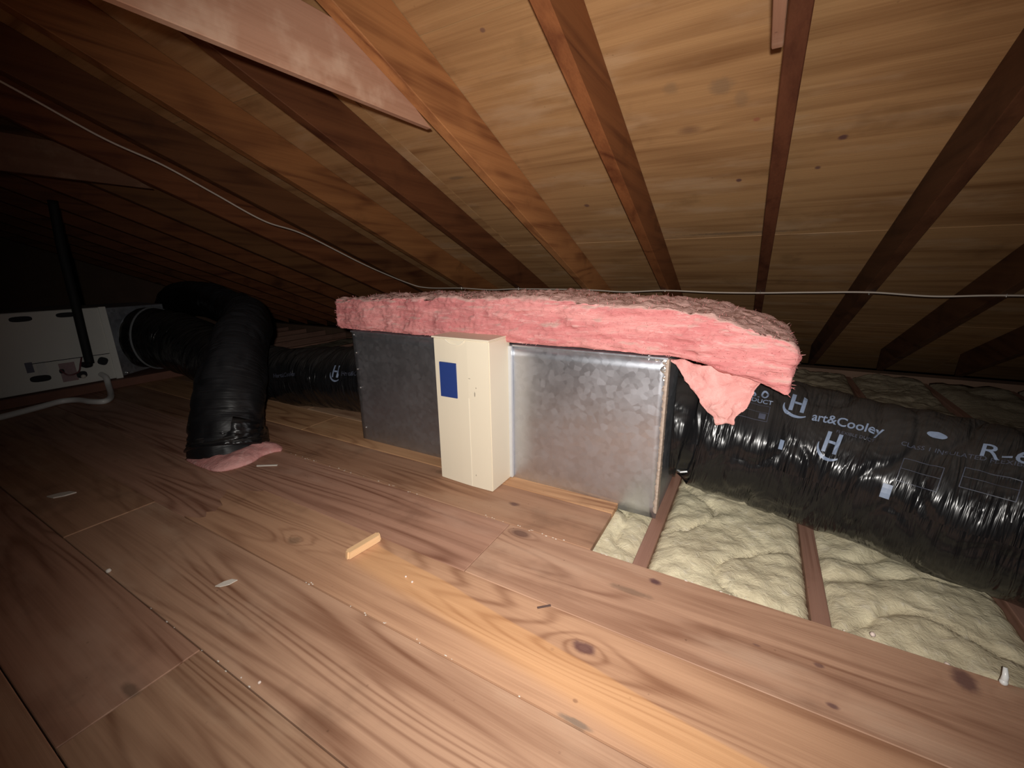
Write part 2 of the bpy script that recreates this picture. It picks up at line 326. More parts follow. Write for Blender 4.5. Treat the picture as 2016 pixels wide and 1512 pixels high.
bm = bmesh.new(); box(bm, -6.9, 4.5, RIDGE - 0.011, RIDGE + 0.011, zr(RIDGE) - 0.03, zr(RIDGE) + RT - 0.012, 0.001)
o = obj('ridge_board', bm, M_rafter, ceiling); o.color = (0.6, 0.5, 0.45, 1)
# collar ties nailed to the left face of every second rafter
TZ = 1.1526
for xt in (-0.857, 0.0036, 0.812, -2.582):
    bm = bmesh.new(); xa, xb = xt - 0.019 - 0.020, xt - 0.0195
    h = 0.14
    yb0, yb1 = (1.05 if xt > 0 else 1.075), (1.095 - h / B)
    P8 = []
    for xx in (xa, xb):
        P8 += [(xx, 2 * RIDGE - 1.095, TZ), (xx, 2 * RIDGE - (yb1 + 0.08), TZ + h), (xx, yb0 + 0.01, TZ), (xx, yb1 + 0.08, TZ + h)]
    hexa(bm, P8, 0.0015)
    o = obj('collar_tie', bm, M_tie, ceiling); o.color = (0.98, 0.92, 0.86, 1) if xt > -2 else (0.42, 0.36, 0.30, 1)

# ================================================================ floor: plaster below, joists, boards
bm = bmesh.new(); box(bm, -6.9, 4.5, -6.2, 4.2, -0.185, -0.165)
floor = obj('floor', bm, M_plaster); tag(floor, kind='structure')
JX = [-0.195 + 0.406 * k for k in range(-16, 12)]
for x in JX:
    bm = bmesh.new(); box(bm, x - 0.019, x + 0.019, -6.1, 3.74, -0.165, -0.0202, 0.002)
    o = obj('joist', bm, M_joist, floor); c = random.uniform(0.85, 1.1); o.color = (c, c * 0.95, c * 0.92, 1)
rows = [-2.4, -2.17, -1.94, -1.71, -1.48, -1.25, -1.02, -0.80, -0.575, -0.36, -0.15, 0.0725, 0.2934, 0.5274, 0.7532, 0.9947, 1.2, 1.42, 1.64]
cuts = {0.5274: [-1.525], 0.7532: [-2.02, -0.585], 0.9947: [-2.2], 1.2: [-1.9], 0.2934: [-1.73, 1.1], 0.0725: [-0.93], -0.15: [-2.3, -0.02]}
random.seed(11)
def jag_board(x0, x1, y0, y1, left_jag):
    # a board whose left end is split and ragged
    bm = bmesh.new(); n = 14; top = []; bot = []
    ys_ = [y0 + (y1 - y0) * i / n for i in range(n + 1)]
    ed = [(x0 + left_jag * noise.noise(Vector((i * 0.55, 3.3, 0))) * 1.6 + 0.06 * math.sin(i * 0.5), y) for i, y in enumerate(ys_)]
    loop = ed + [(x1, y1), (x1, y0)]
    t_ = [bm.verts.new((x, y, 0.0)) for x, y in loop]; b_ = [bm.verts.new((x, y, -0.0195)) for x, y in loop]
    bm.faces.new(t_); bm.faces.new(b_[::-1])
    for i in range(len(loop)):
        j = (i + 1) % len(loop); bm.faces.new((t_[i], b_[i], b_[j], t_[j]))
    bmesh.ops.recalc_face_normals(bm, faces=bm.faces); return bm
for i in range(len(rows) - 1):
    y0, y1 = rows[i] + 0.0012, rows[i + 1] - 0.0012
    xend = 4.4 if rows[i] < 0.99 else -0.325
    js = sorted(cuts.get(rows[i], []) + [])
    if not js: js = [random.uniform(-3.2, -1.9), random.uniform(0.6, 2.4)]
    else: js = js + ([js[-1] + 3.2] if js[-1] < 0.8 else [])
    js = [min(js) - 2.4] + js
    js = [j for j in js if -6.6 < j < xend - 0.2]
    ends = [-6.85] + js + [xend]
    for a, b_ in zip(ends, ends[1:]):
        streak = rows[i] == 0.5274 and a > -1.6 and a < -1.4
        if streak: bm = jag_board(a, b_ - 0.001, y0, y1, 0.05)
        else:
            dz = random.uniform(-0.0012, 0.0008)
            bm = bmesh.new(); box(bm, a + 0.001, b_ - (0.001 if not (rows[i] == 0.5274 and b_ < -1.4 and b_ > -1.6) else -0.07), y0, y1, -0.0195, dz - (0.004 if (rows[i] == 0.5274 and b_ < -1.4) else 0), 0.0014)
        o = obj('floor_board', bm, M_floor_streak if streak else M_floor, floor)
        c = random.uniform(0.86, 1.06); o.color = (c, c * random.uniform(0.93, 1.03), c * random.uniform(0.92, 1.05), 1)
        if 1.19 < rows[i] < 1.3: o.color = (1.12, 1.05, 0.85, 1)
        if 0.99 < rows[i] < 1.0: o.color = (0.80, 0.74, 0.70, 1)

# ================================================================ end walls and eaves
def wall(name, x0, x1, y0, y1, z0, z1):
    bm = bmesh.new(); box(bm, x0, x1, y0, y1, z0, z1); return tag(obj(name, bm, M_wall), kind='structure')
def gable(name, x0, x1):
    bm = bmesh.new(); prof = [(-6.3, -0.2), (3.9, -0.2), (3.9, zr(3.9, RT)), (RIDGE, zr(RIDGE, RT)), (-6.3, zr(-6.3, RT))]
    a = [bm.verts.new((x0, y, z)) for y, z in prof]; b_ = [bm.verts.new((x1, y, z)) for y, z in prof]
    bm.faces.new(a); bm.faces.new(b_[::-1])
    for i in range(5): bm.faces.new((a[i], b_[i], b_[(i + 1) % 5], a[(i + 1) % 5]))
    bmesh.ops.recalc_face_normals(bm, faces=bm.faces)
    return tag(obj(name, bm, M_wall), kind='structure')
gable('wall_left', -7.0, -6.91); gable('wall_right', 4.51, 4.6)
wall('wall_back', -6.9, 4.5, 3.75, 3.85, -0.185, 0.02)
wall('wall_front', -6.9, 4.5, -6.30, -6.22, -0.185, -0.03)

# ================================================================ yellow batts between the joists
def lumpy_batt(x0, x1, y0, y1, zc, name='insulation_batt', res=0.009, amp=0.015, seed=0, mat=None, endrise=0.05):
    bm = bmesh.new(); nx = max(6, int((x1 - x0) / res)); ny = int((y1 - y0) / res); nx = min(nx, 60); ny = min(ny, 240)
    g = []
    for j in range(ny + 1):
        row = []
        for i in range(nx + 1):
            x = x0 + (x1 - x0) * i / nx; y = y0 + (y1 - y0) * j / ny
            v = Vector((x, y, seed * 3.1))
            e = min(i, nx - i) / nx * (x1 - x0); ed = 1 - math.exp(-e / 0.018)
            z = zc + ed * 0.022 + amp * noise.fractal(v * 5.0, 1.0, 2.0, 4) * ed + 0.007 * noise.noise(v * 24) + 0.004 * noise.noise(v * 60)
            # tucked folds
            f = abs(noise.noise(Vector((x * 3.0 + y * 1.5, y * 4.2 - x * 2.0, seed))))
            z -= 0.014 * math.exp(-(f / 0.035) ** 2) * ed
            z += endrise * max(0, (y - 3.15) / 0.6) ** 1.5 * (0.8 + 0.8 * noise.noise(v * 7))
            xx = x + (0.003 * noise.noise(v * 30) if 0 < i < nx else 0)
            row.append(bm.verts.new((xx, y, z)))
        g.append(row)
    for j in range(ny):
        for i in range(nx): bm.faces.new((g[j][i], g[j][i + 1], g[j + 1][i + 1], g[j + 1][i]))
    zb = -0.16
    bord = [g[0][i] for i in range(nx + 1)] + [g[j][nx] for j in range(1, ny + 1)] + [g[ny][i] for i in range(nx - 1, -1, -1)] + [g[j][0] for j in range(ny - 1, 0, -1)]
    lo = [bm.verts.new((v.co.x, v.co.y, zb)) for v in bord]
    for i in range(len(bord)):
        j = (i + 1) % len(bord); bm.faces.new((bord[j], bord[i], lo[i], lo[j]))
    bm.faces.new(lo[::-1] if False else lo)
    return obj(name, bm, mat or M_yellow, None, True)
def bay(k): return (JX[k] + 0.0195, JX[k + 1] - 0.0195)
k0 = min(range(len(JX)), key=lambda i: abs(JX[i] + 0.195))     # the joist at x=-0.195
a, b_ = bay(k0 - 1)
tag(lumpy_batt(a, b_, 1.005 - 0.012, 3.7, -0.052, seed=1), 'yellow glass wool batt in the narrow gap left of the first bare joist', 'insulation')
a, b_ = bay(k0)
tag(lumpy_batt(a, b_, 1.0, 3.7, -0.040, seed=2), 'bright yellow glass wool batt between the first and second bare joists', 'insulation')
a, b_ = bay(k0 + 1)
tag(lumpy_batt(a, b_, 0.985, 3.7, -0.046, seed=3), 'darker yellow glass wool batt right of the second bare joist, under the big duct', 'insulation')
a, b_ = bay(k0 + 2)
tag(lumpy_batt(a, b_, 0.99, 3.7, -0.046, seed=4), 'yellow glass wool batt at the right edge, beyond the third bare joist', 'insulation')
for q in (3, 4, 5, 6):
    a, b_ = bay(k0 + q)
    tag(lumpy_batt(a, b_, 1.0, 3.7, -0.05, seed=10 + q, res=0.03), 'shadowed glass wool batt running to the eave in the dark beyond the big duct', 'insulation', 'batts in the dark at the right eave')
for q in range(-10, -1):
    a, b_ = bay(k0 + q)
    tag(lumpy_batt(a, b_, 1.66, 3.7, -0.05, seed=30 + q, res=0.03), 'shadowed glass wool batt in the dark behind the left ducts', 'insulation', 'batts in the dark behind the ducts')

# ================================================================ sheet metal plenum with the filter cabinet cover
BX0, BX1, BY0, BY1, BZ0, BZ1 = -1.534, -0.204, 1.269, 1.66, -0.0195, 0.508
pl = empty('duct_plenum', (-0.87, 1.46, BZ0)); tag(pl, 'long galvanized sheet metal plenum box standing behind the floorboards, with a cream filter cover', 'plenum')
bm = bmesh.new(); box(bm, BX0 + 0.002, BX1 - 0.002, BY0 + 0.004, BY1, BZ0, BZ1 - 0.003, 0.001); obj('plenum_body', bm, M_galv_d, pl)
def sheet(name, x0, x1, z0, z1, y, th, m):
    # slightly oil-canned sheet with folded edges
    bm = bmesh.new(); nx, nz = 24, 14; g = []
    for i in range(nx + 1):
        r = []
        for j in range(nz + 1):
            x = x0 + (x1 - x0) * i / nx; z = z0 + (z1 - z0) * j / nz
            e = min(i, nx - i, j, nz - j) / 3.0; e = min(1, e)
            r.append(bm.verts.new((x, y - th + 0.004 * e * noise.noise(Vector((x * 3, z * 4, y * 9))), z)))
        g.append(r)
    for i in range(nx):
        for j in range(nz): bm.faces.new((g[i][j], g[i + 1][j], g[i + 1][j + 1], g[i][j + 1]))
    bord = g[0] + [g[i][nz] for i in range(1, nx + 1)] + [g[nx][j] for j in range(nz - 1, -1, -1)] + [g[i][0] for i in range(nx - 1, 0, -1)]
    bk = [bm.verts.new((v.co.x, y + 0.002, v.co.z)) for v in bord]
    for i in range(len(bord)):
        j = (i + 1) % len(bord); bm.faces.new((bord[i], bord[j], bk[j], bk[i]))
    bmesh.ops.recalc_face_normals(bm, faces=bm.faces)
    return obj(name, bm, m, pl, True)
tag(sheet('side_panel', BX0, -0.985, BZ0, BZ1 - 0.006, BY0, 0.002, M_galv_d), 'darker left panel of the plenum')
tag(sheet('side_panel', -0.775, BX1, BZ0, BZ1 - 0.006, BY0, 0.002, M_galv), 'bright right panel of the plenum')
bm = bmesh.new(); box(bm, BX0, -0.985, BY0 - 0.010, BY0 + 0.03, BZ1 - 0.007, BZ1, 0.001); box(bm, -0.72, BX1, BY0 - 0.010, BY0 + 0.03, BZ1 - 0.007, BZ1, 0.001)
obj('top_flange', bm, M_galv, pl)
bm = bmesh.new(); box(bm, -0.748, -0.722, BY0 - 0.016, BY0 - 0.002, 0.003, BZ1 - 0.005, 0.002); obj('joint_strip', bm, M_strip, pl)
bm = bmesh.new(); box(bm, -0.770, -0.750, BY0 - 0.026, BY0 - 0.002, 0.003, BZ1 - 0.004, 0.002); obj('joint_strip', bm, M_galv, pl)
# right end: folded seam plus ragged tape
bm = bmesh.new(); nz = 90; prev = None
for i in range(nz + 1):
    z = BZ0 + 0.02 + (BZ1 - BZ0 - 0.025) * i / nz; wd = 0.0065 + 0.007 * abs(noise.noise(Vector((z * 40, 0, 0)))) + 0.006 * max(0, noise.noise(Vector((z * 130, 3, 0))))
    pk_ = 0.0015 + 0.004 * abs(noise.noise(Vector((z * 70, 9, 0))))
    cur = [bm.verts.new((BX1 - wd, BY0 - 0.003, z)), bm.verts.new((BX1 - wd * 0.5, BY0 - 0.0045 - pk_, z)), bm.verts.new((BX1 + 0.002, BY0 - 0.003 - pk_, z)), bm.verts.new((BX1 + 0.0025 + pk_ * 0.5, BY0 + 0.012 + 2 * pk_, z)), bm.verts.new((BX1 - 0.001, BY0 + 0.012, z))]
    if prev:
        for k in range(5): bm.faces.new((prev[k], prev[(k + 1) % 5], cur[(k + 1) % 5], cur[k]))
    else: bm.faces.new(cur[::-1])
    prev = cur
bm.faces.new(prev); bmesh.ops.recalc_face_normals(bm, faces=bm.faces)
tag(obj('edge_tape', bm, M_mastic, pl), 'ragged dusty tape along the right edge of the plenum')
bm = bmesh.new()
for (x, z, s) in ((BX1 - .010, .495, .016), (BX1 - .032, .500, .012), (BX1 - .055, .503, .010), (BX1 - .012, .470, .016), (BX1 - .008, .445, .010), (BX1 - .007, .41, .011), (BX1 - .007, .38, .009)):
    bmesh.ops.create_icosphere(bm, subdivisions=2, radius=s * 0.6, matrix=Matrix.Translation((x, BY0 - 0.003, z)) @ Matrix.Diagonal((1.0, 0.35, 1.2, 1)))
for v in bm.verts: v.co += Vector((1, 1, 1)) * 0.003 * noise.noise(v.co * 160)
tag(obj('foil_tape', bm, M_foil, pl), 'crumpled foil tape at the top right corner')
for (x, z) in ((-1.521, .49), (-1.518, .41), (-1.515, .25), (-1.508, .06), (-1.05, .488), (-0.735, .02), (-1.521, .335)):
    bm = bmesh.new(); bmesh.ops.create_cone(bm, cap_ends=True, segments=8, radius1=0.0045, radius2=0.003, depth=0.004, matrix=Matrix.Translation((x, BY0 - 0.0045, z)) @ Matrix.Rotation(math.pi / 2, 4, 'X'))
    obj('screw', bm, M_foil, pl)
# the cream cover: bowed front with a crease, lid plate with a thumb notch
CX0, CX1, CY = -0.966, -0.733, 1.138
prof = [(0.0, 0.000), (0.22, -0.0035), (0.45, -0.0065), (0.63, -0.008), (0.80, -0.0072), (1.0, -0.006)]
bm = bmesh.new(); z0, z1 = 0.001, 0.534
lo, hi = [], []
for u, d in prof:
    x = CX0 + (CX1 - CX0) * u; lo.append(bm.verts.new((x, CY + d, z0))); hi.append(bm.verts.new((x, CY + d, z1)))
bl = [bm.verts.new((CX1, BY0 - 0.003, z0)), bm.verts.new((CX0, BY0 - 0.003, z0))]; bh = [bm.verts.new((CX1, BY0 - 0.003, z1)), bm.verts.new((CX0, BY0 - 0.003, z1))]
lo += bl; hi += bh
for i in range(len(lo)):
    j = (i + 1) % len(lo); bm.faces.new((lo[i], lo[j], hi[j], hi[i]))
bm.faces.new(hi); bm.faces.new(lo[::-1])
bmesh.ops.recalc_face_normals(bm, faces=bm.faces)
bmesh.ops.bevel(bm, geom=[e for e in bm.edges if abs(e.calc_face_angle(0)) > 0.6], offset=0.0025, segments=2, affect='EDGES')
cover = tag(obj('filter_cover', bm, M_cream, pl), 'cream painted filter cabinet cover')
bm = bmesh.new(); box(bm, CX0 - 0.001, CX1 + 0.001, CY - 0.010, BY0 - 0.002, z1 + 0.001, z1 + 0.0065, 0.001); obj('lid_plate', bm, M_cream, cover)
bm = bmesh.new(); tube(bm, [(CX0 + 0.060 + 0.078 * k / 16, CY - 0.0095 - 0.0, z1 - 0.001 - 0.017 * math.sin(math.pi * k / 16) ** 0.7) for k in range(17)], 0.0016, 6)
obj('thumb_notch', bm, M_crease, cover)
bm = bmesh.new(); hexa(bm, [(x, y, z) for x in (CX0 + .1455, CX0 + .1475) for y in (CY - 0.0088, CY - 0.006) for z in (0.003, 0.335)]); obj('crease', bm, M_crease, cover)
bm = bmesh.new(); box(bm, CX0 + 0.028, CX0 + 0.099, CY - 0.0100, CY - 0.0035, 0.328, 0.452); o = obj('blue_sticker', bm, M_blue, cover); tag(o, 'plain dark blue rectangular sticker')
for (x, z, sx, sz) in ((0.172, .352, .0025, .010), (0.178, .375, .002, .003), (0.152, .405, .006, .0015), (.165, .05, .002, .004)):
    bm = bmesh.new(); bmesh.ops.create_icosphere(bm, subdivisions=1, radius=1.0, matrix=Matrix.Translation((CX0 + x, CY - 0.0075, z)) @ Matrix.Diagonal((sx, 0.0010, sz, 1))); obj('scuff', bm, M_smudge, cover)

# ================================================================ pink batt lying on the plenum
def pink_batt():
    bm = bmesh.new(); X0, X1 = -1.60, 0.100; nL, nP = 260, 96
    rings = []
    for i in range(nL + 1):
        s = i / nL; x = X0 + (X1 - X0) * s
        over = max(0.0, x + 0.215)
        sag = -0.55 * over ** 2 - 0.06 * over
        zb = BZ1 + 0.004 + sag
        th = 0.133 + 0.022 * math.sin(math.pi * min(1, s * 1.05)) + 0.010 * noise.noise(Vector((x * 2.2, 5, 0)))
        yf, yb = 1.243 - 0.10 * over, 1.66
        # gentle bridging over the lid plate of the cover
        if -0.99 < x < -0.70: yf_l = 0.0
        end = min(1.0, min(s, 1 - s) * (X1 - X0) / 0.012); end = 0.80 + 0.20 * math.sqrt(max(0, end))
        ring = []; per = 2 * ((yb - yf) + th)
        cy, cz = (yf + yb) / 2, zb + th / 2
        for k in range(nP):
            # front face gets a third of the points
            if k < 32: u = k / 32; y, z = yf, zb + th * u; ny, nz = -1, 0
            elif k < 64: u = (k - 32) / 32; y, z = yf + (yb - yf) * u, zb + th; ny, nz = 0, 1
            elif k < 72: u = (k - 64) / 8; y, z = yb, zb + th * (1 - u); ny, nz = 1, 0
            else: u = (k - 72) / 24; y, z = yb + (yf - yb) * u, zb; ny, nz = 0, -1
            # rounded corners
            cyr = (y - cy) / ((yb - yf) / 2); czr = (z - cz) / (th / 2)
            v = Vector((x, y, z))
            d = 0.010 * noise.fractal(v * 11.0, 1.0, 2.0, 3) + 0.0065 * noise.noise(Vector((x * 16, y * 60, z * 60))) + 0.004 * noise.noise(v * 95)
            if nz == 1: d += 0.008 * noise.noise(v * 16) + 0.006 * noise.noise(v * 45)
            if nz == -1: d = min(0, d) * 0.4 if over <= 0 else d
            if ny == -1: d *= 1.1
            corner = max(0, abs(cyr) + abs(czr) - 1.75) * 0.02
            y2 = y + ny * d - corner * (1 if cyr > 0 else -1); z2 = z + nz * d - corner * (1 if czr > 0 else -1)
            if nz == -1 and over <= 0: z2 = max(z2, zb)
            y2 = cy + (y2 - cy) * end if ny != -1 else y2 * end + (1 - end) * (cy) * 0.25 + y2 * (1 - end) * 0.75
            z2 = cz + (z2 - cz) * end
            xx = x + (0.004 * noise.noise(v * 30))
            if i in (0, nL): xx += 0.012 * noise.noise(v * 22)
            ring.append(bm.verts.new((xx, y2, z2)))
        rings.append(ring)
    for a, b2 in zip(rings, rings[1:]):
        for k in range(nP): bm.faces.new((a[k], a[(k + 1) % nP], b2[(k + 1) % nP], b2[k]))
    for r, sg in ((rings[0], -1), (rings[-1], 1)):
        c = Vector((0, 0, 0))
        for v in r: c += v.co
        c /= len(r); prev = r
        for f in (0.8, 0.55, 0.3, 0.12):
            new = []
            for v in r:
                p = c + (v.co - c) * f; p.x += sg * (0.010 * noise.noise(p * 26) + 0.006 * (1 - f)); new.append(bm.verts.new(p))
            for k in range(nP): bm.faces.new((prev[k], prev[(k + 1) % nP], new[(k + 1) % nP], new[k]))
            prev = new
        bm.faces.new(prev)
    bmesh.ops.recalc_face_normals(bm, faces=bm.faces)
    return bm
pk = obj('insulation_batt', pink_batt(), M_pink, None, True)
tag(pk, 'long fluffy pink glass wool batt lying on top of the sheet metal plenum', 'insulation')
# loose fibres that fuzz its outline
random.seed(5); bm = bmesh.new(); vs_src = [v.co.copy() for v in pk.data.vertices]; nr_src = [v.normal.copy() for v in pk.data.vertices]
for _ in range(5200):
    i = random.randrange(len(vs_src)); p = vs_src[i]; n = nr_src[i]
    if p.y > 1.60: continue
    if n.z < -0.6: continue
    ln = random.uniform(0.004, 0.013); d = (n * random.uniform(.2, 1) + Vector((random.uniform(-1, 1), random.uniform(-1, 1), random.uniform(-.7, .7)))).normalized()
    s_ = d.cross(n); s_ = s_.normalized() * 0.0006 if s_.length > 1e-3 else Vector((0.0006, 0, 0))
    q = p + d * ln * 0.5 + n * 0.001; e = p + d * ln + n * 0.0005
    a = bm.verts.new(p - s_); b2 = bm.verts.new(p + s_); c = bm.verts.new(q + s_); dd = bm.verts.new(q - s_); ee = bm.verts.new(e)
    bm.faces.new((a, b2, c, dd)); bm.faces.new((dd, c, ee))
o = obj('loose_fibres', bm, M_pink, pk); tag(o, kind='stuff')
# the torn flap hanging from the right end
bm = bmesh.new(); n = 26
Atop0, Atop1 = Vector((-0.196, 1.262, 0.505)), Vector((0.045, 1.268, 0.478)); tip = Vector((-0.040, 1.235, 0.345))
g = []
for i in range(n + 1):
    r = []
    for j in range(n + 1):
        u, v = i / n, j / n
        top = Atop0.lerp(Atop1, u); p = top.lerp(tip + (Vector((0.035, 0, 0.012)) * (u - 0.5)), v)
        p += Vector((0, -0.020 * math.sin(math.pi * v) + 0.022 * noise.noise(Vector((p.x * 22 - p.z * 14, 1, p.z * 5))) + 0.008 * noise.noise(p * 45) + 0.004 * noise.noise(p * 120), 0.010 * noise.noise(p * 34 + Vector((4, 0, 0)))))
        p.x += 0.012 * noise.noise(p * 40)
        r.append(bm.verts.new(p))
    g.append(r)
fs = [bm.faces.new((g[i][j], g[i + 1][j], g[i + 1][j + 1], g[i][j + 1])) for i in range(n) for j in range(n)]
ext = bmesh.ops.extrude_face_region(bm, geom=fs)
for v in [e for e in ext['geom'] if isinstance(e, bmesh.types.BMVert)]: v.co.y += 0.012 + 0.004 * noise.noise(v.co * 30)
bmesh.ops.recalc_face_normals(bm, faces=bm.faces)
tag(obj('torn_flap', bm, M_pink_s, pk, True), 'torn pale pink flap hanging from the right end')

# ================================================================ flexible ducts
class Duct:
    def __init__(s, pts, n=220, seg=72, seed=0, amp=1.0, ends=True):
        s.P = catmull([p[:3] for p in pts], n); s.n = n; s.seg = seg; s.seed = seed; s.amp = amp
        rr = catmull([(p[3], 0, 0) for p in pts], n); s.r = [q.x for q in rr]
        s.fr = []; m_prev = None; s.len = [0.0]
        for i in range(n + 1):
            d = (s.P[min(i + 1, n)] - s.P[max(i - 1, 0)]).normalized()
            if m_prev is None: m_prev = Vector((0, 0, 1)) if abs(d.z) < 0.8 else Vector((0, 1, 0))
            nn = d.cross(m_prev).normalized(); mm = nn.cross(d).normalized(); m_prev = mm
            s.fr.append((nn, mm))
            if i: s.len.append(s.len[-1] + (s.P[i] - s.P[i - 1]).length)
    def at(s, t, th, off=0.0):     # t = distance along, th = angle (0 = toward -y side for an x-going duct)
        L_ = s.len; lo, hi = 0, s.n
        t = max(0, min(t, L_[-1]))
        while hi - lo > 1:
            m_ = (lo + hi) // 2
            if L_[m_] <= t: lo = m_
            else: hi = m_
        f = (t - L_[lo]) / max(1e-9, L_[hi] - L_[lo])
        P = s.P[lo].lerp(s.P[hi], f); nn = s.fr[lo][0].lerp(s.fr[hi][0], f).normalized(); mm = s.fr[lo][1].lerp(s.fr[hi][1], f).normalized(); r = s.r[lo] + (s.r[hi] - s.r[lo]) * f
        c, sn = math.cos(th), math.sin(th)
        d = s.amp * (0.012 * noise.noise(Vector((t * 5, c * 1.0 + s.seed, sn * 1.0))) + 0.0045 * noise.noise(Vector((t * 22, c * 1.3, sn * 1.3 + s.seed)))
             - 0.0065 * math.exp(-(noise.noise(Vector((t * 11 + 7, c * 1.2 + s.seed, sn * 1.2))) / 0.09) ** 2) + 0.0016 * noise.noise(Vector((t * 75, c * 3, sn * 3 + s.seed))))
        return P + (r + d + off) * (c * nn + sn * mm)
    def mesh(s, name, m, parent, step=0.006):
        L_ = s.len[-1]; nl = int(L_ / step); bm = bmesh.new(); uvl = bm.loops.layers.uv.new('UVMap'); rings = []
        for i in range(nl + 1):
            t = L_ * i / nl; rings.append([bm.verts.new(s.at(t, 2 * math.pi * k / s.seg)) for k in range(s.seg)])
        R0 = s.r[len(s.r) // 2]
        for i in range(nl):
            for k in range(s.seg):
                k2 = (k + 1) % s.seg; f = bm.faces.new((rings[i][k], rings[i + 1][k], rings[i + 1][k2], rings[i][k2]))
                uu = (L_ * i / nl, L_ * (i + 1) / nl, L_ * (i + 1) / nl, L_ * i / nl); vv = (k, k, k + 1, k + 1)
                for lp, a, b2 in zip(f.loops, uu, vv): lp[uvl].uv = (a + s.seed, b2 * 2 * math.pi * R0 / s.seg)
        bm.faces.new(rings[0]); bm.faces.new(rings[-1][::-1])
        bmesh.ops.recalc_face_normals(bm, faces=bm.faces)
        return obj(name, bm, m, parent, True)

def text_tris(s, size, bold=0.0, font=None):
    cu = bpy.data.curves.new('t', 'FONT'); cu.body = s; cu.size = size; cu.offset = bold; cu.resolution_u = 3
    o = bpy.data.objects.new('t', cu); COL.objects.link(o); dg = bpy.context.evaluated_depsgraph_get(); dg.update()
    me = bpy.data.meshes.new_from_object(o.evaluated_get(dg)); bpy.data.objects.remove(o)
    bm = bmesh.new(); bm.from_mesh(me); bpy.data.meshes.remove(me); return bm
def wrap_onto(duct, bm, t0, th0, r0, name, m, parent, off=0.0025, flip=1.0, slant=0.0):
    # print: u runs along the duct, v around it
    for ax in (0, 1):
        co = [v.co[ax] for v in bm.verts]
        if not co: return
        a, b2 = min(co), max(co); st = 0.012; k = a + st
        while k < b2:
            pl_ = Vector((k, 0, 0)) if ax == 0 else Vector((0, k, 0)); no = Vector((1, 0, 0)) if ax == 0 else Vector((0, 1, 0))
            bmesh.ops.bisect_plane(bm, geom=list(bm.verts) + list(bm.edges) + list(bm.faces), plane_co=pl_, plane_no=no); k += st
    for v in bm.verts:
        u, vv = v.co.x, v.co.y
        v.co = duct.at(t0 + flip * u, th0 + (vv + slant * u) / r0, off)
    bmesh.ops.recalc_face_normals(bm, faces=bm.faces)
    return obj(name, bm, m, parent)
def rect_bm(w, h, x=0, y=0):
    bm = bmesh.new(); vs2 = [bm.verts.new((x + a, y + b2, 0)) for a, b2 in ((0, 0), (w, 0), (w, h), (0, h))]; bm.faces.new(vs2); return bm
def logo_bm(s=1.0):
    # two slanted bars tied by a crossbar, cupped by a swoosh
    bm = bmesh.new()
    def poly(pts): bm.faces.new([bm.verts.new((x * s, y * s, 0)) for x, y in pts])
    poly([(0.16, 0.22), (0.30, 0.22), (0.34, 1.0), (0.20, 1.0)]); poly([(0.56, 0.22), (0.70, 0.22), (0.74, 1.0), (0.60, 1.0)]); poly([(0.33, 0.56), (0.57, 0.56), (0.57, 0.66), (0.33, 0.66)])
    n = 18; o_, i_ = [], []
    for k in range(n + 1):
        a = math.radians(165 + 150 * k / n); w_ = 0.10 * math.sin(math.pi * (k + 2) / (n + 4))
        o_.append((0.46 + 0.50 * math.cos(a), 0.40 + 0.46 * math.sin(a))); i_.append((0.46 + (0.50 - w_) * math.cos(a), 0.42 + (0.46 - w_) * math.sin(a)))
    for k in range(n): poly([o_[k], o_[k + 1], i_[k + 1], i_[k]])
    return bm

# big duct on the right
rd_pts = [(-0.14, 1.482, 0.238, 0.178), (-0.09, 1.49, 0.23, 0.203), (0.2, 1.475, 0.20, 0.203), (0.5, 1.385, 0.184, 0.200), (0.9, 1.22, 0.182, 0.195), (1.5, 0.95, 0.185, 0.20), (2.3, 0.75, 0.19, 0.20)]
DR = Duct(rd_pts, seed=1.7, seg=110)
root = empty('flexible_duct', (0.5, 1.38, -0.02)); tag(root, 'large black plastic flexible duct with pale blue printing leaving the right end of the plenum', 'duct')
DR.mesh('jacket', M_wrap, root, 0.005)
# neck gathered onto the collar
NK = Duct([(-0.2015, 1.465, 0.245, 0.180), (-0.175, 1.468, 0.245, 0.182), (-0.162, 1.470, 0.243, 0.168), (-0.148, 1.474, 0.243, 0.170), (-0.130, 1.478, 0.24, 0.183), (-0.10, 1.487, 0.236, 0.180)], n=80, seg=110, seed=4.2, amp=0.8)
NK.mesh('gathered_neck', M_wrap, root, 0.003)
bm = bmesh.new(); c0 = Vector((-0.145, 1.472, 0.243)); tube(bm, [c0 + 0.1695 * Vector((0.03 * math.cos(a), -math.cos(a), math.sin(a))) for a in [2 * math.pi * k / 64 for k in range(65)]], 0.0030, 6, False)
obj('tie_band', bm, M_rubber, root)
bm = bmesh.new(); tube(bm, [(-0.165, 1.335, 0.136), (-0.150, 1.326, 0.131), (-0.128, 1.330, 0.137)], 0.0035, 6); obj('zip_tie_tail', bm, M_zip, root)

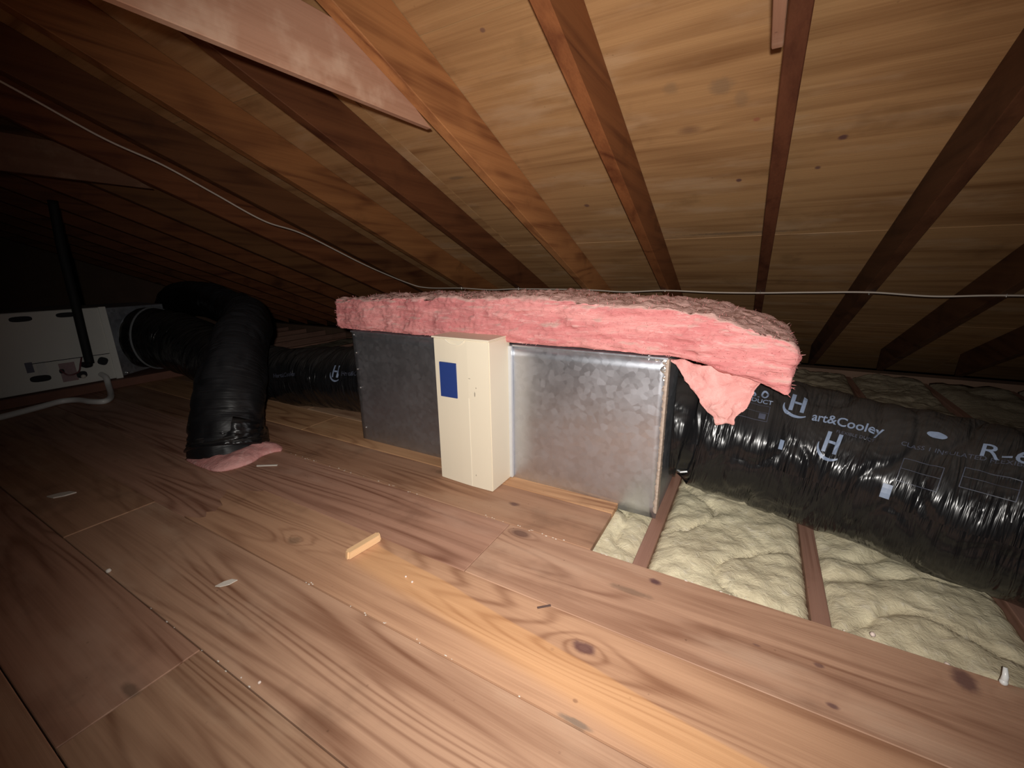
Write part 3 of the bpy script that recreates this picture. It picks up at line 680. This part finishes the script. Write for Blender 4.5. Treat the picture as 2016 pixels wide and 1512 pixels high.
def printed(duct, s, size, t0, th0, m, parent, bold=0.0, slant=0.0, sx=1.0, r0=0.2, off=0.0028):
    bm = text_tris(s, size, bold)
    if sx != 1.0:
        for v in bm.verts: v.co.x *= sx
    return wrap_onto(duct, bm, t0, th0, r0, 'printed_lettering', m, parent, off, 1.0, slant)
def patch(duct, w_, h_, t0, th0, m, parent, name='printed_mark', r0=0.2, off=0.0028):
    return wrap_onto(duct, rect_bm(w_, h_), t0, th0, r0, name, m, parent, off)
def frame_bm(w_, h_, e=0.0012, lines=0, gap=0.006):
    bm = bmesh.new()
    for x, y, a, b2 in ((0, 0, w_, e), (0, h_ - e, w_, e), (0, 0, e, h_), (w_ - e, 0, e, h_), (0, h_ * 0.52, w_, e * 0.8)):
        bm.faces.new([bm.verts.new((x + p * a, y + q * b2, 0)) for p, q in ((0, 0), (1, 0), (1, 1), (0, 1))])
    return bm
wrap_onto(DR, logo_bm(0.078), 0.232, 0.80, 0.2, 'printed_logo', M_ink, root)
printed(DR, 'art&Cooley', 0.040, 0.312, 0.80, M_ink, root, 0.0006, slant=0.03, sx=0.93)
printed(DR, 'FLEXIBLE DUCT', 0.012, 0.385, 0.70, M_ink_dim, root, 0.0, slant=0.02, sx=1.1)
wrap_onto(DR, logo_bm(0.072), 0.352, 0.33, 0.2, 'printed_logo', M_ink, root, slant=0.0)
printed(DR, 'R-6.0', 0.048, 0.090, 0.99, M_ink, root, 0.0003, sx=0.95)
printed(DR, 'AIR DUCT', 0.021, 0.105, 0.885, M_ink, root, 0.0002)
wrap_onto(DR, frame_bm(0.165, 0.050), 0.032, 0.60, 0.2, 'printed_table', M_ink_dim, root)
patch(DR, 0.022, 0.016, 0.040, 0.62, M_ink_dim, root); patch(DR, 0.05, 0.006, 0.07, 0.80, M_ink_dim, root); patch(DR, 0.018, 0.017, 0.172, 0.63, M_ink_dim, root)
patch(DR, 0.008, 0.022, 0.006, 0.36, M_ink_blue, root); patch(DR, 0.012, 0.026, 0.244, 0.29, M_ink, root); patch(DR, 0.020, 0.034, 0.524, 0.08, M_ink, root)
bm = bmesh.new(); bm.faces.new([bm.verts.new((0.019 * math.cos(a), 0.010 * math.sin(a), 0)) for a in [2 * math.pi * k / 20 for k in range(20)]])
wrap_onto(DR, bm, 0.588, 1.05, 0.2, 'printed_oval', M_ink, root)
printed(DR, 'CLASS 1 INSULATED FLEXIBLE AIR DUCT', 0.0165, 0.530, 0.765, M_ink_dim, root, 0.0, slant=0.09)
printed(DR, 'R-6.0', 0.052, 0.662, 0.88, M_ink, root, 0.0003, slant=0.06, sx=1.15)
wrap_onto(DR, frame_bm(0.075, 0.060, 0.0015), 0.545, 0.32, 0.2, 'printed_table', M_ink_dim, root)
wrap_onto(DR, frame_bm(0.090, 0.050, 0.0015), 0.650, 0.45, 0.2, 'printed_table', M_ink_dim, root)

# return duct from the air handler to the left end of the plenum
lr = empty('flexible_duct', (-2.6, 1.43, -0.02)); tag(lr, 'black flexible duct running along the floor from air handler to left end of plenum', 'duct')
DL = Duct([(-3.78, 1.33, 0.32, 0.21), (-3.68, 1.385, 0.31, 0.212), (-3.4, 1.45, 0.26, 0.20), (-2.85, 1.40, 0.185, 0.176), (-2.4, 1.46, 0.165, 0.165), (-2.0, 1.50, 0.187, 0.172), (-1.60, 1.50, 0.213, 0.178)], seed=9.1, seg=64)
DL.mesh('jacket', M_wrap, lr, 0.009)
NL = Duct([(-1.63, 1.50, 0.213, 0.172), (-1.60, 1.50, 0.214, 0.160), (-1.57, 1.50, 0.215, 0.165), (-1.5345, 1.50, 0.216, 0.172)], n=60, seg=64, seed=3.3, amp=0.7); NL.mesh('gathered_neck', M_wrap, lr, 0.006)
bm = bmesh.new(); c0 = Vector((-3.70, 1.372, 0.312)); ax = Vector((0.85, 0.46, 0)).normalized(); n1 = ax.cross(Vector((0, 0, 1)))
tube(bm, [c0 + 0.216 * (math.cos(a) * n1 + math.sin(a) * Vector((0, 0, 1))) for a in [2 * math.pi * k / 48 for k in range(49)]], 0.006, 6, False); obj('tie_band', bm, M_zip, lr)
printed(DL, 'Hart&Cooley', 0.036, 1.545, 0.12, M_ink_dim, lr, 0.0005, slant=0.10, sx=0.95)
wrap_onto(DL, logo_bm(0.080), 2.015, 0.13, 0.175, 'printed_logo', M_ink, lr)
printed(DL, 'Hart&Cooley', 0.036, 2.095, 0.30, M_ink_dim, lr, 0.0005, slant=0.05)

# branch duct: comes down out of the dark, bends and drops into the floor
vr = empty('flexible_duct', (-1.98, 0.90, 0.0)); tag(vr, 'dull black flexible duct that bends down and stands upright into the floor', 'duct')
DV = Duct([(-1.98, 0.90, -0.012, 0.158), (-1.99, 0.91, 0.05, 0.150), (-2.005, 0.93, 0.12, 0.143), (-2.06, 1.00, 0.26, 0.138), (-2.19, 1.11, 0.36, 0.133), (-2.42, 1.29, 0.447, 0.128), (-2.8, 1.52, 0.485, 0.128), (-3.3, 1.70, 0.50, 0.130), (-3.9, 1.80, 0.56, 0.135), (-4.4, 1.82, 0.50, 0.14), (-4.65, 1.83, 0.2, 0.14)], seed=5.5, seg=64, amp=0.9)
DV.mesh('jacket', M_wrap_far, vr, 0.010)
bm = bmesh.new()
BS = Duct([(-1.972, 0.895, 0.002, 0.164), (-1.982, 0.905, 0.03, 0.160), (-1.995, 0.918, 0.085, 0.150), (-2.0, 0.925, 0.10, 0.146)], n=60, seg=72, seed=6.6, amp=1.3); bm.free()
tag(BS.mesh('taped_boot', M_wrap, vr, 0.005), 'shiny crinkled plastic tape around the foot')
# pink wool scrap around its foot
bm = bmesh.new(); n = 44; g = []
outline = [(-2.02, 0.745), (-1.96, 0.738), (-1.86, 0.738), (-1.785, 0.745), (-1.745, 0.785), (-1.735, 0.86), (-1.760, 0.92), (-1.755, 0.965), (-1.74, 0.99), (-1.77, 1.015), (-1.83, 1.03)]
inner = [(-2.00, 0.85), (-1.95, 0.85), (-1.90, 0.86), (-1.875, 0.87), (-1.87, 0.88), (-1.87, 0.90), (-1.875, 0.94), (-1.88, 0.96), (-1.88, 0.97), (-1.90, 0.98), (-1.90, 0.99)]
oc = catmull([(x, y, 0) for x, y in outline], n); ic = catmull([(x, y, 0) for x, y in inner], n)
for i in range(n + 1):
    r = []
    for j in range(13):
        v = j / 12; p = oc[i].lerp(ic[i], v); hgt = 0.034 * math.sin(math.pi * min(1, v * 0.75 + 0.02)) ** 0.6 * math.sin(math.pi * (0.06 + 0.88 * i / n)) ** 0.5
        p.z = 0.001 + max(0.0, hgt + 0.008 * noise.noise(p * 22) * min(1, v * 4)); r.append(bm.verts.new(p))
    g.append(r)
fs = [bm.faces.new((g[i][j], g[i + 1][j], g[i + 1][j + 1], g[i][j + 1])) for i in range(n) for j in range(12)]
ext = bmesh.ops.extrude_face_region(bm, geom=fs)
for v in [e for e in ext['geom'] if isinstance(e, bmesh.types.BMVert)]: v.co.z = 0.0005
bmesh.ops.recalc_face_normals(bm, faces=bm.faces)
tag(obj('insulation_scrap', bm, M_pink_s, None, True), 'small pink glass wool scrap squeezed out under the foot of the upright black duct', 'insulation')

# ================================================================ air handler lying at the far left
ah = empty('air_handler', (-4.0, 0.5, 0.05)); tag(ah, 'pale grey air handler cabinet with dark oval knockouts in the far left corner', 'air handler')
AX, Z0, Z1 = -3.8, 0.062, 0.546
bm = bmesh.new(); box(bm, -4.35, AX, -0.35, 1.155, Z0, Z1, 0.004); obj('cabinet', bm, M_ah, ah)
bm = bmesh.new(); box(bm, AX - 0.01, AX + 0.008, 1.120, 1.158, Z0 - 0.004, Z1 + 0.003, 0.002); obj('end_flange', bm, M_ah_trim, ah)
bm = bmesh.new(); box(bm, AX + 0.0005, AX + 0.003, 0.75, 1.118, 0.235, 0.239); obj('panel_seam', bm, M_hole, ah)
def oval(y, z, sy, sz, rot=0.0):
    bm = bmesh.new(); pr = []
    for k in range(24):
        a = 2 * math.pi * k / 24; cx, sn = math.cos(a), math.sin(a)
        px_ = sy * (abs(cx) ** 0.7) * (1 if cx > 0 else -1); pz = sz * (abs(sn) ** 0.7) * (1 if sn > 0 else -1)
        pr.append((y + px_ * math.cos(rot) - pz * math.sin(rot), z + px_ * math.sin(rot) + pz * math.cos(rot)))
    a = [bm.verts.new((AX - 0.002, *p)) for p in pr]; b2 = [bm.verts.new((AX + 0.0022, *p)) for p in pr]
    bm.faces.new(a[::-1]); bm.faces.new(b2)
    for k in range(24): bm.faces.new((a[k], a[(k + 1) % 24], b2[(k + 1) % 24], b2[k]))
    return obj('knockout', bm, M_hole, ah)
oval(0.762, 0.507, 0.048, 0.016); oval(0.962, 0.513, 0.048, 0.015); oval(0.768, 0.141, 0.046, 0.020, -0.05); oval(1.074, 0.192, 0.026, 0.026, -0.5)
def plate(name, y0, y1, z0, z1, m, d=0.0016):
    bm = bmesh.new(); box(bm, AX + 0.0002, AX + d, y0, y1, z0, z1); return obj(name, bm, m, ah)
tag(plate('paper_label', 0.765, 0.806, 0.15, 0.245, M_label), 'pale paper label'); tag(plate('paper_label', 0.720, 0.752, 0.185, 0.248, M_label_d), 'dark paper label')
tag(plate('paper_label', 0.86, 0.935, 0.095, 0.215, M_label_r), 'reddish wiring label')
bm = bmesh.new(); tube(bm, catmull([(AX + 0.004, 0.862, 0.175), (AX + 0.03, 0.885, 0.14), (AX + 0.03, 0.935, 0.15), (AX + 0.03, 0.955, 0.20), (AX + 0.003, 0.975, 0.235)], 24), 0.0045, 6); obj('wire', bm, M_redwire, ah)
oval(0.868, 0.166, 0.012, 0.014); oval(0.955, 0.125, 0.026, 0.022)
bm = bmesh.new(); bmesh.ops.create_uvsphere(bm, u_segments=12, v_segments=8, radius=0.013, matrix=Matrix.Translation((AX + 0.006, 0.958, 0.112))); tag(obj('drain_cap', bm, M_chip, ah, True), 'pale round drain cap')
# galvanized take-off at its end
to = empty('duct_takeoff', (-4.0, 1.3, 0.06)); tag(to, 'galvanized sheet metal take-off between the air handler and the black duct', 'duct fitting')
bm = bmesh.new(); hexa(bm, [(-4.30, 1.159, 0.066), (-4.30, 1.159, 0.54), (-4.30, 1.50, 0.08), (-4.30, 1.50, 0.54), (-3.81, 1.159, 0.066), (-3.81, 1.159, 0.54), (-3.845, 1.50, 0.11), (-3.845, 1.50, 0.54)], 0.003); obj('box_body', bm, M_galv, to)
bm = bmesh.new(); tube(bm, [(-3.79, 1.33, 0.318), (-3.76, 1.345, 0.318), (-3.70, 1.37, 0.312)], 0.195, 48); obj('collar', bm, M_galv, to, True)
bm = bmesh.new(); bmesh.ops.create_uvsphere(bm, u_segments=10, v_segments=6, radius=0.010, matrix=Matrix.Translation((-3.808, 1.19, 0.085))); obj('bolt', bm, M_foil, to, True)
pf = empty('equipment_platform', (-4.05, 0.4, 0)); tag(pf, 'dark brown boards under the air handler', 'platform')
for (ya, yb) in ((-0.45, 0.42), (0.425, 1.53)):
    bm = bmesh.new(); box(bm, -4.42, -3.755, ya, yb, 0.001, 0.056, 0.002); obj('board', bm, M_platform, pf)
bm = bmesh.new(); tube(bm, catmull([(-3.788, 1.045, 0.108), (-3.72, 1.045, 0.092), (-3.66, 1.03, 0.045), (-3.55, 1.00, 0.022), (-3.42, 0.955, 0.018), (-3.36, 0.905, 0.018), (-3.43, 0.865, 0.018), (-3.55, 0.84, 0.018), (-3.60, 0.78, 0.018), (-3.56, 0.68, 0.018), (-3.50, 0.53, 0.018), (-3.42, 0.30, 0.018), (-3.36, 0.10, 0.018)], 110), 0.0165, 14)
tag(obj('drain_pipe', bm, M_pvc, None, True), 'white plastic drain pipe curling from the air handler onto the floor', 'pipe')
bm = bmesh.new(); tube(bm, catmull([(-3.70, 0.98, 0.205), (-3.70, 0.985, 0.40), (-3.70, 0.992, 0.62), (-3.705, 1.0, 0.90), (-3.71, 1.02, zr(1.02) - 0.002)], 40), 0.023, 16)
ri = empty('refrigerant_line', (-3.70, 0.98, 0.2)); tag(ri, 'thick black foam covered line hanging down in front of the air handler', 'pipe')
obj('foam_sleeve', bm, M_rubber, ri, True)
bm = bmesh.new(); tube(bm, [(-3.70, 0.98, 0.215), (-3.71, 0.978, 0.195), (-3.75, 0.975, 0.188), (-3.799, 0.975, 0.188)], 0.018, 12); obj('elbow', bm, M_rubber, ri, True)

# ================================================================ cable stapled under the rafters
cab = [(-2.135, 0.20, 1.50), (-2.13, 0.542, 1.344), (-2.13, 0.762, 1.237), (-2.13, 0.937, 1.177), (-2.13, 1.109, 1.096), (-2.13, 1.319, 0.998), (-2.13, 1.529, 0.946), (-2.13, 1.92, 0.790), (-2.12, 2.263, zr(2.263, -0.004)), (-2.02, 2.345, zr(2.345, -0.006)),
       (-1.72, 2.35, zr(2.35, -0.004)), (-1.5, 2.352, zr(2.35, -0.012)), (-1.289, 2.35, zr(2.35, -0.004)), (-0.858, 2.35, zr(2.35, -0.004)), (-0.64, 2.35, zr(2.35, -0.012)), (-0.427, 2.345, zr(2.345, -0.004)), (-0.2, 2.348, zr(2.348, -0.009)), (0.0036, 2.36, zr(2.36, -0.004)), (0.2, 2.35, zr(2.35, -0.002)), (0.405, 2.335, zr(2.335, -0.004)), (0.61, 2.345, zr(2.345, -0.013)), (0.812, 2.35, zr(2.35, -0.004)), (1.22, 2.35, zr(2.35, -0.004)), (1.63, 2.35, zr(2.35, -0.004))]
bm = bmesh.new(); tube(bm, catmull(cab, 300), 0.0038, 8)
cb = tag(obj('cable', bm, M_cable, None, True), 'thin dusty white cable running down a dark rafter and across the undersides of the rafters', 'cable')
for x in (-1.72, -1.289, -0.858, -0.427, 0.0036, 0.405, 0.812):
    bm = bmesh.new(); y = 2.35; tube(bm, [(x, y - 0.007, zr(y - 0.007, 0.0)), (x, y - 0.006, zr(y, -0.009)), (x, y + 0.006, zr(y, -0.009)), (x, y + 0.007, zr(y + 0.007, 0.0))], 0.0009, 5); obj('staple', bm, M_foil, cb)

# ================================================================ small things on the floor
bm = bmesh.new()
hexa(bm, [(-0.906, 0.640, 0.0012), (-0.904, 0.642, 0.0215), (-0.892, 0.750, 0.0012), (-0.890, 0.747, 0.0225), (-0.886, 0.634, 0.0012), (-0.885, 0.637, 0.0215), (-0.872, 0.744, 0.0012), (-0.872, 0.741, 0.0225)])
es = [e for e in bm.edges if abs(e.verts[0].co.z - e.verts[1].co.z) > 0.01]
bmesh.ops.bevel(bm, geom=es, offset=0.005, segments=3, affect='EDGES')
tag(obj('wood_block', bm, M_block), 'short pale pine offcut lying on the floorboards in front of the plenum', 'wood block')
def flake(name, pts, z, m, label, cat, th=0.0012, group=None, tilt=0.0):
    bm = bmesh.new(); a = [bm.verts.new((x, y, z + tilt * (i % 2))) for i, (x, y) in enumerate(pts)]; b2 = [bm.verts.new((v.co.x, v.co.y, v.co.z + th)) for v in a]
    bm.faces.new(a[::-1]); bm.faces.new(b2)
    for i in range(len(a)): j = (i + 1) % len(a); bm.faces.new((a[i], a[j], b2[j], b2[i]))
    bmesh.ops.recalc_face_normals(bm, faces=bm.faces)
    return tag(obj(name, bm, m), label, cat, group)
flake('paint_flake', [(-2.11, 0.352), (-2.10, 0.385), (-2.085, 0.405), (-2.055, 0.415), (-2.06, 0.385), (-2.075, 0.36)], 0.001, M_chip, 'pale flake lying alone on the dark floorboards at the far left', 'debris', 0.004)
flake('paint_flake', [(-1.100, 0.405), (-1.098, 0.425), (-1.089, 0.440), (-1.073, 0.445), (-1.075, 0.425), (-1.087, 0.410)], 0.001, M_chip, 'small pale flake on the floorboards left of the pine offcut', 'debris', 0.002)
flake('wood_splinter', [(-1.690, 0.855), (-1.684, 0.850), (-1.615, 0.893), (-1.620, 0.899)], 0.001, M_chip, 'pale splinter beside the pink scrap at the foot of the upright duct', 'debris', 0.004)
flake('wood_splinter', [(-0.362, 0.733), (-0.359, 0.730), (-0.335, 0.752), (-0.338, 0.755)], 0.001, M_darkchip, 'tiny dark splinter in the middle of the bright floorboards', 'debris', 0.0025)
def bead(x, y, r, label, m=M_bead, z=0.0):
    bm = bmesh.new(); bmesh.ops.create_icosphere(bm, subdivisions=2, radius=r)
    for v in bm.verts: v.co *= 1 + 0.25 * noise.noise(v.co * 300 + Vector((x * 50, 0, 0)))
    for v in bm.verts: v.co += Vector((x, y, z + r * 0.95))
    return tag(obj('foam_bead', bm, m, None, True), label, 'debris')
bead(0.294, 1.004, 0.005, 'small pale bead on the board edge just right of the second bare joist', z=0.001)
bead(0.421, 1.024, 0.005, 'small pale bead farther right, left of the white plastic plug', z=-0.03)
bead(-0.702, 0.662, 0.0028, 'upper of two tiny white crumbs on the orange streak'); bead(-0.674, 0.655, 0.0028, 'lower of two tiny white crumbs on the orange streak')
bead(-0.744, 0.308, 0.0030, 'tiny white crumb alone on the boards at lower left'); bead(-1.407, 0.297, 0.006, 'dull pale crumb on the dark boards at far left', M_chip)
bm = bmesh.new(); tube(bm, [(0.482, 0.985, 0.004), (0.483, 0.988, 0.018), (0.482, 0.994, 0.032)], [0.0058, 0.0048, 0.0030], 12); bmesh.ops.create_uvsphere(bm, u_segments=10, v_segments=6, radius=0.0062, matrix=Matrix.Translation((0.482, 0.985, 0.0065)))
tag(obj('plastic_plug', bm, M_white, None, True), 'small white plastic plug at the edge of the boards near the right edge', 'debris')
# crumbs caught in the seams between boards
random.seed(21); bm = bmesh.new()
for (y, x0, x1, n_) in ((0.9947, -1.7, -0.9, 26), (0.9947, -0.7, -0.35, 16), (0.5274, -0.95, -0.15, 14), (0.2934, -1.2, -0.7, 8), (0.9947, -0.30, 0.9, 22)):
    for _ in range(n_):
        x = random.uniform(x0, x1); s_ = random.uniform(0.0008, 0.0018)
        bmesh.ops.create_icosphere(bm, subdivisions=1, radius=s_, matrix=Matrix.Translation((x, y + random.uniform(-.004, .004), 0.001)) @ Matrix.Diagonal((random.uniform(1, 3.0), 1, 0.7, 1)))
tag(obj('seam_crumbs', bm, M_chip), 'pale crumbs and dust caught along the seams of the floorboards', 'debris', kind='stuff')
